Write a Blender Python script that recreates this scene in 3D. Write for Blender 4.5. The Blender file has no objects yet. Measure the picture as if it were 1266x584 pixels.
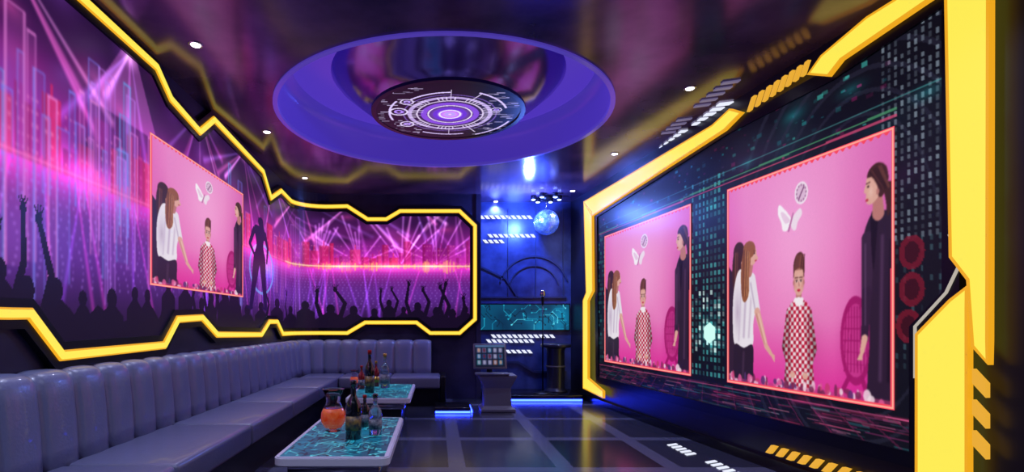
import bpy, bmesh, math, random
import numpy as np
from mathutils import Vector, Matrix
random.seed(7); rng=np.random.RandomState(5)
H0=1.27      # eye height
F=670.0      # focal length in px (1266 wide)
C=2.17       # ceiling above eye
ZC=H0+C
scn=bpy.context.scene
scn.view_settings.view_transform='Standard'
scn.view_settings.look='None'
w=bpy.data.worlds.new("world"); scn.world=w; w.use_nodes=True
w.node_tree.nodes['Background'].inputs[0].default_value=(0.02,0.015,0.035,1)
w.node_tree.nodes['Background'].inputs[1].default_value=0.5

# ---------------------------------------------------------------- helpers
def lin(c):
    c=np.asarray(c,dtype=float)
    return np.where(c<=0.04045,c/12.92,((c+0.055)/1.055)**2.4)
def rgb(r,g,b): return tuple(lin(np.array([r,g,b])/255.0))+(1.0,)
def mat(name,col,rough=0.5,metal=0.0,emis=None,es=0.0,trans=0.0,coat=0.0,noise=None,spec=0.5,bump=None):
    m=bpy.data.materials.new(name); m.use_nodes=True
    nt=m.node_tree; b=nt.nodes['Principled BSDF']
    b.inputs['Base Color'].default_value=col
    b.inputs['Roughness'].default_value=rough
    b.inputs['Metallic'].default_value=metal
    b.inputs['Specular IOR Level'].default_value=spec
    b.inputs['Transmission Weight'].default_value=trans
    b.inputs['Coat Weight'].default_value=coat
    if emis is not None:
        b.inputs['Emission Color'].default_value=emis; b.inputs['Emission Strength'].default_value=es
    if noise:
        sc,c2,det=noise
        tc=nt.nodes.new('ShaderNodeTexCoord'); n=nt.nodes.new('ShaderNodeTexNoise')
        n.inputs['Scale'].default_value=sc; n.inputs['Detail'].default_value=det
        r=nt.nodes.new('ShaderNodeValToRGB'); r.color_ramp.elements[0].color=col; r.color_ramp.elements[1].color=c2
        r.color_ramp.elements[0].position=0.35; r.color_ramp.elements[1].position=0.68
        nt.links.new(tc.outputs['Object'],n.inputs['Vector']); nt.links.new(n.outputs['Fac'],r.inputs['Fac'])
        nt.links.new(r.outputs['Color'],b.inputs['Base Color'])
    if bump:
        tc=nt.nodes.new('ShaderNodeTexCoord'); n=nt.nodes.new('ShaderNodeTexNoise')
        n.inputs['Scale'].default_value=bump[0]; bm_=nt.nodes.new('ShaderNodeBump'); bm_.inputs['Strength'].default_value=bump[1]
        bm_.inputs['Distance'].default_value=0.01
        nt.links.new(tc.outputs['Object'],n.inputs['Vector']); nt.links.new(n.outputs['Fac'],bm_.inputs['Height'])
        nt.links.new(bm_.outputs['Normal'],b.inputs['Normal'])
    return m
def empty(name,loc=(0,0,0)):
    o=bpy.data.objects.new(name,None); o.location=loc; scn.collection.objects.link(o); return o
def addmesh(name,verts,faces,m,parent=None,smooth=False):
    me=bpy.data.meshes.new(name); me.from_pydata([tuple(v) for v in verts],[],faces); me.validate(); me.update()
    o=bpy.data.objects.new(name,me); scn.collection.objects.link(o)
    if m: me.materials.append(m)
    if smooth:
        for p in me.polygons: p.use_smooth=True
    if parent: o.parent=parent; o.matrix_parent_inverse=Matrix.Translation(-parent.location)
    return o
def frombm(name,bm,m,parent=None,smooth=False):
    me=bpy.data.meshes.new(name); bm.to_mesh(me); bm.free()
    o=bpy.data.objects.new(name,me); scn.collection.objects.link(o)
    if m: me.materials.append(m)
    if smooth:
        for p in me.polygons: p.use_smooth=True
    if parent: o.parent=parent; o.matrix_parent_inverse=Matrix.Translation(-parent.location)
    return o
def box(name,x0,x1,y0,y1,z0,z1,m,parent=None,bev=0.0,seg=3,smooth=None,rot=None,taper=None):
    bm=bmesh.new(); bmesh.ops.create_cube(bm,size=1.0)
    c=Vector(((x0+x1)/2,(y0+y1)/2,(z0+z1)/2))
    for v in bm.verts:
        v.co=Vector((v.co.x*(x1-x0),v.co.y*(y1-y0),v.co.z*(z1-z0)))
        if taper and v.co.z<0: v.co.x*=taper; v.co.y*=taper
    if bev>0: bmesh.ops.bevel(bm,geom=bm.edges[:],offset=bev,segments=seg,profile=0.5,affect='EDGES')
    for v in bm.verts:
        if rot: v.co=rot@v.co
        v.co+=c
    return frombm(name,bm,m,parent,smooth=(bev>0) if smooth is None else smooth)
def lathe(name,prof,cx,cy,z,m,parent=None,n=32,smooth=True):
    vs=[];fs=[]
    for r,h in prof:
        for i in range(n):
            a=2*math.pi*i/n; vs.append((cx+r*math.cos(a),cy+r*math.sin(a),z+h))
    for j in range(len(prof)-1):
        for i in range(n):
            k=(i+1)%n; fs.append((j*n+i,j*n+k,(j+1)*n+k,(j+1)*n+i))
    fs.append(tuple(range(n-1,-1,-1))); L=(len(prof)-1)*n; fs.append(tuple(L+i for i in range(n)))
    return addmesh(name,vs,fs,m,parent,smooth)

# wall parametrisations -------------------------------------------------
RA=0.6; XL=-2.35; YB=9.1; ARC=RA*math.pi/2; SA=YB-RA
def Lmap(s,z,d=0.0):
    s=np.asarray(s,float); z=np.asarray(z,float)+0*s; d=d+0*s
    th=np.clip((s-SA)/RA,0,math.pi/2)
    x=np.where(s<SA,XL+d,np.where(s<SA+ARC,XL+RA-(RA-d)*np.cos(th),XL+RA+(s-SA-ARC)))
    y=np.where(s<SA,s,np.where(s<SA+ARC,SA+(RA-d)*np.sin(th),YB-d))
    return np.stack([x,y,z+H0],-1)
def Lp(px,py):
    if px<355: Y=F*2.35/(540-px); s=Y
    elif px>411:
        Y=YB; s=SA+ARC+((px-540)*YB/F+1.75)
    else:
        f=(px-355)/56.0; s=SA+f*ARC; th=f*math.pi/2; Y=SA+RA*math.sin(th)
    return (s,min((400-py)*Y/F,2.1))
def Rx(t): return 2.5+0.112*(8.8-t)
def Rmap(t,z,d=0.0):
    t=np.asarray(t,float); z=np.asarray(z,float)+0*t
    return np.stack([Rx(t)-0.994*d,t-0.111*d,z+H0],-1)
def Rp(px,py):
    t=F*(2.5+0.112*8.8)/(px-465.0); return (t,min((400-py)*t/F,2.12))
YF=9.7
def Fmap(x,z,d=0.0):
    x=np.asarray(x,float); z=np.asarray(z,float)+0*x
    return np.stack([x,YF-d+0*x,z+H0],-1)
def Fp(px,py): return ((px-540)*YF/F,(400-py)*YF/F)

def subdiv(pts,closed,step=0.12):
    out=[];n=len(pts)
    for i in range(n if closed else n-1):
        a=np.array(pts[i]);b=np.array(pts[(i+1)%n]); k=max(1,int(np.linalg.norm(b-a)/step))
        for j in range(k): out.append(tuple(a+(b-a)*j/k))
    if not closed: out.append(tuple(pts[-1]))
    return out
def ribbon(name,pts,wd,d0,d1,mp,m,parent=None,closed=False):
    P=[np.array(p,float) for p in subdiv(pts,closed)]; n=len(P); vs=[];fs=[]
    for i in range(n):
        if closed: a=P[i-1];c=P[(i+1)%n]
        else: a=P[max(i-1,0)];c=P[min(i+1,n-1)]
        b=P[i]
        d1_=b-a; d2_=c-b
        if np.linalg.norm(d1_)<1e-9:d1_=d2_
        if np.linalg.norm(d2_)<1e-9:d2_=d1_
        d1_=d1_/np.linalg.norm(d1_); d2_=d2_/np.linalg.norm(d2_)
        n1=np.array([-d1_[1],d1_[0]]);n2=np.array([-d2_[1],d2_[0]])
        mm=n1+n2; L=np.linalg.norm(mm)
        mm=mm/L if L>1e-6 else n1
        k=1/max(0.5,float(np.dot(mm,n1)))
        o=mm*k*wd/2
        for q,d in ((b+o,d0),(b+o,d1),(b-o,d1),(b-o,d0)):
            vs.append(mp(q[0],q[1],d).tolist())
    for i in range(n if closed else n-1):
        j=(i+1)%n
        for k in range(4):
            l=(k+1)%4; fs.append((i*4+k,j*4+k,j*4+l,i*4+l))
    if not closed: fs.append((0,1,2,3)); fs.append(tuple((n-1)*4+k for k in (3,2,1,0)))
    return addmesh(name,vs,fs,m,parent)
def prism(name,polys,d0,d1,mp,m,parent=None):
    vs=[];fs=[]
    for pts in polys:
        n=len(pts);b=len(vs)
        for d in (d0,d1):
            for q in pts: vs.append(mp(q[0],q[1],d).tolist())
        fs.append(tuple(b+i for i in range(n-1,-1,-1))); fs.append(tuple(b+n+i for i in range(n)))
        for i in range(n):
            j=(i+1)%n; fs.append((b+i,b+j,b+n+j,b+n+i))
    return addmesh(name,vs,fs,m,parent)

# painter ---------------------------------------------------------------
class Cv:
    def __init__(s,u0,u1,v0,v1,step):
        s.u0,s.v0=u0,v0
        s.W=int(round(abs(u1-u0)/step))+1; s.Hh=int(round((v1-v0)/step))+1
        s.us=np.linspace(u0,u1,s.W); s.vs=np.linspace(v0,v1,s.Hh)
        s.U,s.V=np.meshgrid(s.us,s.vs); s.a=np.zeros((s.Hh,s.W,3))
    def sl(s,ua,ub,va,vb):
        i0=np.searchsorted(s.us,ua);i1=np.searchsorted(s.us,ub,side='right')
        j0=np.searchsorted(s.vs,va);j1=np.searchsorted(s.vs,vb,side='right')
        return slice(j0,j1),slice(i0,i1)
    def put(s,S,al,col,add):
        if al.size==0: return
        if callable(col): c=col(s.U[S],s.V[S])/255.0
        else: c=np.array(col)/255.0
        al=al[...,None]
        if add: s.a[S]=s.a[S]+c*al
        else: s.a[S]=s.a[S]*(1-al)+c*al
    def poly(s,pts,col,al=1.0,add=False):
        xs=[p[0] for p in pts];ys=[p[1] for p in pts]
        S=s.sl(min(xs),max(xs),min(ys),max(ys)); U=s.U[S];V=s.V[S]
        if U.size==0: return
        ins=np.zeros(U.shape,bool);n=len(pts)
        for i in range(n):
            x1,y1=pts[i];x2,y2=pts[(i+1)%n]
            if y1==y2: continue
            c=((V<y1)!=(V<y2))&(U<(x2-x1)*(V-y1)/(y2-y1)+x1); ins^=c
        s.put(S,ins*float(al),col,add)
    def spoly(s,pts,col,al=1.0):
        n=len(pts);o=[];P=[np.array(p) for p in pts]
        for i in range(n):
            a,b,c,d=P[i-1],P[i],P[(i+1)%n],P[(i+2)%n]
            for k in range(6):
                t=k/6.; o.append(tuple(.5*((2*b)+(c-a)*t+(2*a-5*b+4*c-d)*t*t+(3*b-a-3*c+d)*t**3)))
        s.poly(o,col,al)
    def ell(s,cx,cy,rx,ry,col,al=1.0,add=False,soft=False,ring=None,ang=0):
        R=max(rx,ry) if ang else None
        S=s.sl(cx-(R or rx),cx+(R or rx),cy-(R or ry),cy+(R or ry))
        dx=s.U[S]-cx;dy=s.V[S]-cy
        if ang: dx,dy=dx*math.cos(ang)+dy*math.sin(ang),-dx*math.sin(ang)+dy*math.cos(ang)
        d=np.sqrt((dx/rx)**2+(dy/ry)**2)
        if soft: m=np.clip(1-d,0,1)**2*al
        elif ring: m=((d<1)&(d>ring))*float(al)
        else: m=(d<1)*float(al)
        s.put(S,m,col,add)
    def cap(s,p,q,r0,r1,col,al=1.0,add=False,soft=False):
        R=max(r0,r1)
        S=s.sl(min(p[0],q[0])-R,max(p[0],q[0])+R,min(p[1],q[1])-R,max(p[1],q[1])+R)
        U=s.U[S];V=s.V[S]; dx=q[0]-p[0];dy=q[1]-p[1];L=dx*dx+dy*dy+1e-12
        t=np.clip(((U-p[0])*dx+(V-p[1])*dy)/L,0,1)
        d=np.hypot(U-p[0]-t*dx,V-p[1]-t*dy); r=r0+(r1-r0)*t
        m=(np.clip(1-d/r,0,1) if soft else (d<r)*1.0)*al
        s.put(S,m,col,add)
    def rect(s,a,b,c,d,col,al=1.0,add=False):
        S=s.sl(a,b,c,d); s.put(S,np.ones(s.U[S].shape)*al,col,add)
    def blur(s,n=1):
        for _ in range(n):
            p=np.pad(s.a,((1,1),(1,1),(0,0)),'edge')
            s.a=(p[1:-1,1:-1]*4+2*(p[:-2,1:-1]+p[2:,1:-1]+p[1:-1,:-2]+p[1:-1,2:])+p[:-2,:-2]+p[2:,2:]+p[:-2,2:]+p[2:,:-2])/16
def sample(A,us,vs):
    h,w_=A.shape[:2]; x=np.clip(us*(w_-1),0,w_-1.001);y=np.clip(vs*(h-1),0,h-1.001)
    X,Y=np.meshgrid(x,y); x0=X.astype(int);y0=Y.astype(int);fx=(X-x0)[...,None];fy=(Y-y0)[...,None]
    return (A[y0,x0]*(1-fx)+A[y0,x0+1]*fx)*(1-fy)+(A[y0+1,x0]*(1-fx)+A[y0+1,x0+1]*fx)*fy
def smat(name,strength=1.0,sampling='NONE'):
    m=bpy.data.materials.new(name); m.use_nodes=True; nt=m.node_tree;b=nt.nodes['Principled BSDF']
    b.inputs['Base Color'].default_value=(0.01,0.01,0.012,1); b.inputs['Roughness'].default_value=0.35
    b.inputs['Specular IOR Level'].default_value=0.2
    at=nt.nodes.new('ShaderNodeAttribute'); at.attribute_name='Col'
    nt.links.new(at.outputs['Color'],b.inputs['Emission Color']); b.inputs['Emission Strength'].default_value=strength
    m.cycles.emission_sampling=sampling
    return m
def gridmesh(name,A,pos,m,parent=None,mask=None):
    h,w_=A.shape[:2]; me=bpy.data.meshes.new(name)
    idx=np.arange(h*w_).reshape(h,w_)
    q=np.stack([idx[:-1,:-1],idx[:-1,1:],idx[1:,1:],idx[1:,:-1]],-1).reshape(-1,4)
    if mask is not None: q=q[mask.reshape(-1)]
    me.vertices.add(h*w_); me.vertices.foreach_set('co',pos.reshape(-1).astype(np.float32))
    me.loops.add(q.size); me.loops.foreach_set('vertex_index',q.reshape(-1).astype(np.int32))
    me.polygons.add(len(q)); me.polygons.foreach_set('loop_start',np.arange(0,q.size,4,dtype=np.int32))
    me.update(calc_edges=True)
    ca=me.color_attributes.new('Col','FLOAT_COLOR','POINT')
    c=np.ones((h*w_,4),np.float32); c[:,:3]=lin(np.clip(A,0,1)).reshape(-1,3)
    ca.data.foreach_set('color',c.reshape(-1))
    me.materials.append(m)
    o=bpy.data.objects.new(name,me); scn.collection.objects.link(o)
    if parent: o.parent=parent
    return o
def inpoly(U,V,pts):
    ins=np.zeros(U.shape,bool);n=len(pts)
    for i in range(n):
        x1,y1=pts[i];x2,y2=pts[(i+1)%n]
        if y1==y2: continue
        ins^=((V<y1)!=(V<y2))&(U<(x2-x1)*(V-y1)/(y2-y1)+x1)
    return ins
def cmask(cv,pts):
    U=(cv.U[:-1,:-1]+cv.U[1:,1:])/2;V=(cv.V[:-1,:-1]+cv.V[1:,1:])/2
    return inpoly(U,V,pts)
def smooth1(n,k):
    r=rng.rand(n+2*k); return np.convolve(r,np.hanning(2*k+1)/k,'valid')[:n]

# ---------------------------------------------------------------- materials
M_wall=mat('wall_dark_panel',rgb(54,52,84),0.35,0.1,noise=(3,rgb(38,36,64),4))
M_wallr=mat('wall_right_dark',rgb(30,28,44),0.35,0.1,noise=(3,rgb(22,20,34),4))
M_ceil=mat('ceiling_gloss',rgb(128,100,146),0.17,0.45,noise=(1.6,rgb(66,50,92),6))
M_dark=mat('dark_metal',rgb(32,32,46),0.3,0.6)
M_black=mat('black_gloss',rgb(14,14,22),0.2,0.0)
M_amber=mat('neon_amber',rgb(60,40,5),0.4,emis=rgb(238,168,30),es=1.0)
M_yel=mat('neon_yellow',rgb(40,36,10),0.4,emis=rgb(254,236,84),es=1.0)
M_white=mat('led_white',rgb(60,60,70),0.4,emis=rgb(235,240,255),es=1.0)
M_reflect=mat('stripe_reflection_dim',rgb(60,60,70),0.4,emis=rgb(120,110,150),es=0.7)
M_line=mat('outline_pale',rgb(60,60,70),0.4,emis=rgb(215,205,190),es=0.7)
M_blue=mat('led_blue',rgb(10,10,80),0.4,emis=rgb(30,50,255),es=22.0)
M_leather=mat('leather_grey',rgb(118,122,158),0.34,0.0,bump=(60,0.15),coat=0.25)
M_seat=mat('leather_seat',rgb(106,108,140),0.34,0.0,bump=(60,0.15),coat=0.2)
M_chrome=mat('chrome',rgb(200,200,210),0.12,1.0)
M_rim=mat('table_rim_white',rgb(215,215,230),0.25)
M_grey=mat('kiosk_grey',rgb(104,106,124),0.35,0.2)
M_orange=mat('neon_orange',rgb(60,30,5),0.4,emis=rgb(244,180,56),es=0.9)
M_screen=smat('led_screen_image',1.0)

# ---------------------------------------------------------------- room shell
m=bpy.data.materials.new('floor_tiles'); m.use_nodes=True; nt=m.node_tree;b=nt.nodes['Principled BSDF']
tc=nt.nodes.new('ShaderNodeTexCoord'); br=nt.nodes.new('ShaderNodeTexBrick')
br.offset=0.0; br.inputs['Scale'].default_value=1.0; br.inputs['Brick Width'].default_value=0.95; br.inputs['Row Height'].default_value=1.25
br.inputs['Mortar Size'].default_value=0.075; br.inputs['Mortar Smooth'].default_value=0.0
br.inputs['Color1'].default_value=rgb(38,38,54); br.inputs['Color2'].default_value=rgb(66,68,88); br.inputs['Mortar'].default_value=rgb(104,106,132)
mp_=nt.nodes.new('ShaderNodeMapping'); mp_.inputs['Location'].default_value=(-0.18,0.3,0)
nt.links.new(tc.outputs['Object'],mp_.inputs['Vector']); nt.links.new(mp_.outputs['Vector'],br.inputs['Vector'])
nt.links.new(br.outputs['Color'],b.inputs['Base Color']); b.inputs['Roughness'].default_value=0.17; b.inputs['Metallic'].default_value=0.25
RX0=Rx(-1.5); RXE=Rx(9.9)
addmesh('floor',[(-2.5,-1.5,0),(RX0,-1.5,0),(RXE,9.9,0),(-2.5,9.9,0)],[(0,1,2,3)],m)
for nm,sarr in (('wall_left',np.linspace(-1.5,SA,20)),('wall_corner',np.linspace(SA,SA+ARC,16)),('wall_back',np.linspace(SA+ARC,SA+ARC+2.43,6))):
    vs=[];fs=[]
    for s_ in sarr:
        vs.append(Lmap(s_,-H0).tolist()); vs.append(Lmap(s_,C).tolist())
    for i in range(len(sarr)-1): fs.append((2*i,2*i+2,2*i+3,2*i+1))
    addmesh(nm,vs,fs,M_wall)
XE=XL+RA+2.43
box('wall_partition',XE-0.02,XE+0.06,YB-0.02,YF+0.02,0,ZC,M_wall)
addmesh('wall_right',[(RX0,-1.5,0),(RXE,9.9,0),(RXE,9.9,ZC),(RX0,-1.5,ZC)],[(0,1,2,3)],M_wallr)
M_far=mat('wall_far_blue',rgb(70,88,160),0.3,0.2,noise=(4,rgb(44,56,112),5))
addmesh('wall_far',[(XE,YF,0),(RXE+0.1,YF,0),(RXE+0.1,YF,ZC),(XE,YF,ZC)],[(0,1,2,3)],M_far)
addmesh('wall_rear',[(-2.4,-1.5,0),(RX0,-1.5,0),(RX0,-1.5,ZC),(-2.4,-1.5,ZC)],[(0,1,2,3)],M_wall)
DX,DY,DR=0.07,5.75,1.71
x0,x1,y0,y1=-2.4,RX0,-1.5,9.9
angs=set(2*math.pi*i/96 for i in range(96))
for cx,cy in ((x0,y0),(x1,y0),(x1,y1),(x0,y1)): angs.add(math.atan2(cy-DY,cx-DX)%(2*math.pi))
angs=sorted(angs); vs=[];n=len(angs)
for a in angs:
    c,s_=math.cos(a),math.sin(a); vs.append((DX+DR*c,DY+DR*s_,ZC))
    ts=[]
    if c>1e-9: ts.append((x1-DX)/c)
    if c<-1e-9: ts.append((x0-DX)/c)
    if s_>1e-9: ts.append((y1-DY)/s_)
    if s_<-1e-9: ts.append((y0-DY)/s_)
    t=min(ts); vs.append((DX+t*c,DY+t*s_,ZC))
addmesh('ceiling',vs,[(2*i,2*i+1,2*((i+1)%n)+1,2*((i+1)%n)) for i in range(n)],M_ceil)
# dome recess; surface emission stands in for light of a hidden cove strip
dome=empty('ceiling_dome_light',(DX,DY,ZC))
M_rec=mat('recess_glow_violet',rgb(76,60,160),0.25,0.2,emis=rgb(78,56,186),es=0.6)
M_top=mat('recess_top_violet',rgb(64,46,130),0.3,0.1,emis=rgb(84,56,190),es=0.75)
M_lip=mat('recess_lip',rgb(70,54,150),0.2,0.4,emis=rgb(96,74,210),es=0.5)
M_drum=mat('drum_gloss',rgb(140,112,190),0.18,0.85)
N=96
DCX=DX+.05
def surf(name,prof,m,smooth=True,cx=DX):
    vs=[];fs=[]
    for r,h in prof:
        for i in range(N):
            a=2*math.pi*i/N; vs.append((cx+r*math.cos(a),DY+r*math.sin(a),ZC+h))
    for j in range(len(prof)-1):
        for i in range(N):
            k=(i+1)%N; fs.append((j*N+i,j*N+k,(j+1)*N+k,(j+1)*N+i))
    return addmesh(name,vs,fs,m,dome,smooth)
surf('recess_wall',[(DR,0),(DR,0.30),(DR-.05,0.38),(DR-.14,0.42)],M_rec)
surf('recess_top',[(DR-.14,0.42),(1.1,0.42)],M_top,False)
surf('recess_lip',[(DR+0.025,-0.001),(DR+0.025,-0.016),(DR-0.02,-0.016),(DR-0.02,0.02)],M_lip,False)
surf('drum',[(0.77,0.06),(0.80,0.06),(0.81,0.08),(0.90,0.14),(1.04,0.25),(1.16,0.35),(1.22,0.42)],M_drum,True,DCX)
surf('disc_ring',[(0.81,0.08),(0.81,0.05),(0.76,0.05),(0.76,0.065)],M_dark,False,DCX)
# tech disc
cv=Cv(-0.8,0.8,-0.8,0.8,0.0065)
cv.a[:]=np.array([10,6,18])/255
cx,cy=0.02,-0.02
cv.ell(cx,cy,0.66,0.66,(140,80,235),1.0,soft=True,add=True)
cv.ell(cx,cy,0.3,0.3,(200,150,255),.8,soft=True,add=True)
for r,wd,col,al in ((0.5,0.97,(170,130,250),.6),(0.45,0.9,(215,190,255),.85),(0.36,0.95,(240,225,255),.9),(0.31,0.8,(140,80,235),.9),(0.24,0.93,(240,225,255),1),(0.18,0.75,(104,50,215),1),(0.12,0.85,(250,240,255),1),(0.06,0.3,(190,160,255),1)):
    cv.ell(cx,cy,r,r,col,al,ring=wd)
for i in range(60):
    a=i*math.pi/30; r0,r1=(0.37,0.44) if (i%5) else (0.37,0.6)
    if i%7<5: cv.cap((cx+r0*math.cos(a),cy+r0*math.sin(a)),(cx+r1*math.cos(a),cy+r1*math.sin(a)),0.006,0.006,(235,220,255),.9)
for a0,r in ((0.3,0.6),(1.6,0.55),(2.6,0.64),(4.2,0.6),(5.2,0.68)):
    for k in range(40):
        a=a0+k*0.02; cv.ell(cx+r*math.cos(a),cy+r*math.sin(a),0.012,0.012,(220,200,255))
for (ax,ay,r) in ((-0.52,0.05,0.1),(-0.42,0.3,0.07),(-0.45,-0.3,0.08),(0.5,0.1,0.06)):
    cv.ell(ax,ay,r,r,(230,215,255),ring=.8); cv.ell(ax,ay,r*.5,r*.5,(180,140,255),ring=.5)
for k in range(170):
    a=random.uniform(-0.75,0.7);bq=random.uniform(-.65,.65); l=random.uniform(.02,.12)
    if abs(a)>0.28: cv.rect(a,a+l,bq,bq+0.013,(225,210,255),random.uniform(.4,1))
mk=((cv.U[:-1,:-1]**2+cv.V[:-1,:-1]**2)<0.765**2)
pos=np.stack([DCX+cv.U,DY-cv.V,ZC+0.056+0*cv.U],-1)
o=gridmesh('tech_disc',cv.a,pos,M_screen,None,mk); o.parent=dome; o.matrix_parent_inverse=Matrix.Translation(-dome.location)

# ---------------------------------------------------------------- music video picture
def video():
    c=Cv(0,1,0,1,1/440.)
    U,V=c.U,c.V
    a=np.array([232,104,178])/255*(1-V[...,None])+np.array([240,140,204])/255*V[...,None]
    a=a+(np.exp(-((U-.5)**2/.06+(V-.62)**2/.14))[...,None])*np.array([12,36,22])/255
    a=a-(np.clip(.32-V,0,1))[...,None]*np.array([20,210,90])/255*.9
    a=a-(np.clip(U-.72,0,1))[...,None]*np.array([60,120,70])/255
    a=a-(np.clip(.15-U,0,1))[...,None]*np.array([40,150,70])/255
    c.a=a
    sk=(226,170,154); sks=(190,122,116); skl=(246,206,192)
    # wicker chair + shadow
    c.ell(.80,.22,.10,.2,(190,40,130),.45,soft=True)
    c.ell(.83,.24,.075,.17,(170,24,108)); c.ell(.83,.24,.06,.14,(214,62,150),.8)
    for k in range(8): c.cap((.775+.016*k,.12),(.785+.013*k,.37),.0025,.0025,(160,20,100))
    for k in range(5): c.cap((.77,.15+.045*k),(.89,.15+.045*k),.0015,.0015,(160,20,100))
    c.cap((.8,.1),(.74,0),.01,.01,(165,22,104)); c.cap((.86,.1),(.9,0),.01,.01,(165,22,104))
    # clock + butterfly
    c.ell(.545,.86,.05,.06,(210,80,150),.35,soft=True)
    c.ell(.54,.865,.04,.048,(250,238,248)); c.ell(.54,.865,.033,.04,(228,190,218))
    for k in range(12):
        an=k*math.pi/6; c.ell(.54+.028*math.sin(an),.865+.034*math.cos(an),.003,.004,(120,60,110))
    c.cap((.54,.865),(.556,.888),.003,.003,(110,50,100)); c.cap((.54,.865),(.525,.84),.003,.003,(110,50,100))
    c.spoly([(.48,.76),(.44,.81),(.40,.84),(.392,.80),(.415,.755),(.425,.72),(.46,.72)],(255,246,252))
    c.spoly([(.48,.76),(.51,.79),(.535,.80),(.545,.775),(.52,.745),(.505,.71),(.48,.725)],(246,226,240)); c.cap((.462,.715),(.49,.785),.006,.004,(190,110,165))
    c.spoly([(.47,.76),(.43,.80),(.41,.80),(.44,.75)],(232,190,222),.7)
    # back left woman
    c.ell(.10,.45,.13,.4,(150,40,110),.45,soft=True)
    c.spoly([(0,.58),(.05,.565),(.11,.55),(.15,.5),(.16,.3),(.12,.05),(0,.0),(-.02,.3)],(50,30,50))
    c.cap((.115,.6),(.10,.55),.022,.026,sks)
    c.ell(.128,.645,.03,.044,sk); c.ell(.102,.66,.046,.053,(66,34,32)); c.spoly([(.06,.66),(.11,.66),(.12,.56),(.10,.48),(.06,.47),(.045,.56)],(66,34,32))
    c.cap((.075,.66),(.07,.5),.005,.004,(120,68,56)); c.cap((.09,.66),(.085,.5),.004,.003,(104,56,46))
    # front left woman
    c.spoly([(.09,.56),(.14,.575),(.19,.55),(.225,.49),(.235,.40),(.215,.30),(.21,.2),(.13,.18),(.065,.2),(.05,.3),(.055,.45)],(240,232,240))
    c.ell(.09,.36,.06,.22,(176,150,180),.7,soft=True); c.cap((.16,.5),(.14,.24),.014,.014,(186,164,192),.8,soft=True); c.cap((.20,.45),(.18,.24),.012,.012,(200,178,202),.8,soft=True)
    c.cap((.12,.5),(.10,.22),.008,.008,(200,180,206),.7,soft=True)
    c.spoly([(.068,.2),(.14,.185),(.21,.2),(.215,.1),(.20,-.02),(.05,-.02),(.055,.1)],(42,26,44))
    c.cap((.14,.16),(.13,0),.014,.014,(84,56,84),.6,soft=True)
    c.cap((.2,.52),(.245,.36),.032,.023,(236,226,236)); c.cap((.195,.5),(.235,.35),.01,.008,(182,160,188),.8,soft=True)
    c.cap((.245,.36),(.31,.2),.021,.013,sk); c.cap((.238,.35),(.302,.2),.008,.005,sks,.8,soft=True); c.cap((.255,.35),(.315,.2),.008,.005,skl,.8,soft=True); c.cap((.31,.2),(.345,.165),.014,.01,sk)
    for f in (-.012,0,.012): c.cap((.345,.165),(.368,.145+f),.006,.004,sk)
    c.cap((.185,.55),(.198,.6),.02,.018,sks)
    c.ell(.207,.635,.034,.048,sk); c.spoly([(.232,.64),(.251,.618),(.236,.606)],sk); c.ell(.215,.645,.02,.026,skl,.8,soft=True)
    c.ell(.183,.665,.048,.042,(150,88,56)); c.spoly([(.14,.67),(.18,.67),(.195,.62),(.185,.55),(.18,.45),(.15,.41),(.125,.44),(.118,.56)],(150,88,56))
    for k in range(9): c.cap((.138+.006*k,.67-.002*k),(.128+.006*k,.44),.0025,.002,random.choice([(206,142,92),(110,60,42),(226,170,116)]),.8)
    c.ell(.224,.643,.005,.004,(50,26,28)); c.cap((.217,.655),(.232,.654),.002,.002,(90,50,40)); c.cap((.229,.607),(.24,.608),.003,.002,(180,40,60))
    # centre woman
    X=.525
    def chk(U,V): 
        uu=(U-X)*(1+.25*np.sin(V*26)*.2)
        base=np.where(((np.floor(uu/.0165)+np.floor(V/.0165))%2>0)[...,None],np.array([196,20,52]),np.array([248,232,236]))
        sh=1-.42*np.clip(np.abs(U-X)/.1,0,1)[...,None]**2-.07*np.sin(U*170+V*20)[...,None]
        return base*sh
    c.ell(X+.05,.2,.16,.3,(170,30,110),.35,soft=True)
    c.spoly([(X-.03,.405),(X,.40),(X+.03,.405),(X+.06,.375),(X+.078,.29),(X+.082,.15),(X+.08,-.02),(X-.08,-.02),(X-.082,.15),(X-.078,.29),(X-.06,.375)],chk)
    c.cap((X-.055,.355),(X-.086,.2),.022,.02,chk); c.cap((X-.086,.2),(X-.05,.09),.02,.014,chk); c.cap((X+.055,.355),(X+.086,.2),.022,.02,chk); c.cap((X+.086,.2),(X+.05,.09),.02,.014,chk)
    c.cap((X-.058,.34),(X-.064,.13),.006,.005,(100,10,36),.75,soft=True); c.cap((X+.058,.34),(X+.064,.13),.006,.005,(100,10,36),.75,soft=True)
    c.cap((X,.39),(X,.05),.004,.004,(120,10,40),.7,soft=True)
    c.ell(X-.038,.082,.017,.015,sk); c.ell(X+.038,.082,.017,.015,sk)
    c.cap((X,.44),(X,.40),.016,.02,sks); c.spoly([(X-.026,.415),(X+.026,.415),(X+.02,.388),(X,.378),(X-.02,.388)],(250,240,244))
    c.spoly([(X-.030,.50),(X-.028,.455),(X-.013,.430),(X,.425),(X+.013,.430),(X+.028,.455),(X+.030,.50),(X+.022,.545),(X-.022,.545)],sk)
    c.ell(X-.028,.48,.012,.05,sks,.9,soft=True); c.ell(X+.028,.48,.012,.05,sks,.9,soft=True)
    c.ell(X,.49,.02,.05,skl,.8,soft=True); c.ell(X-.031,.482,.005,.011,sks); c.ell(X+.031,.482,.005,.011,sks)
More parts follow.
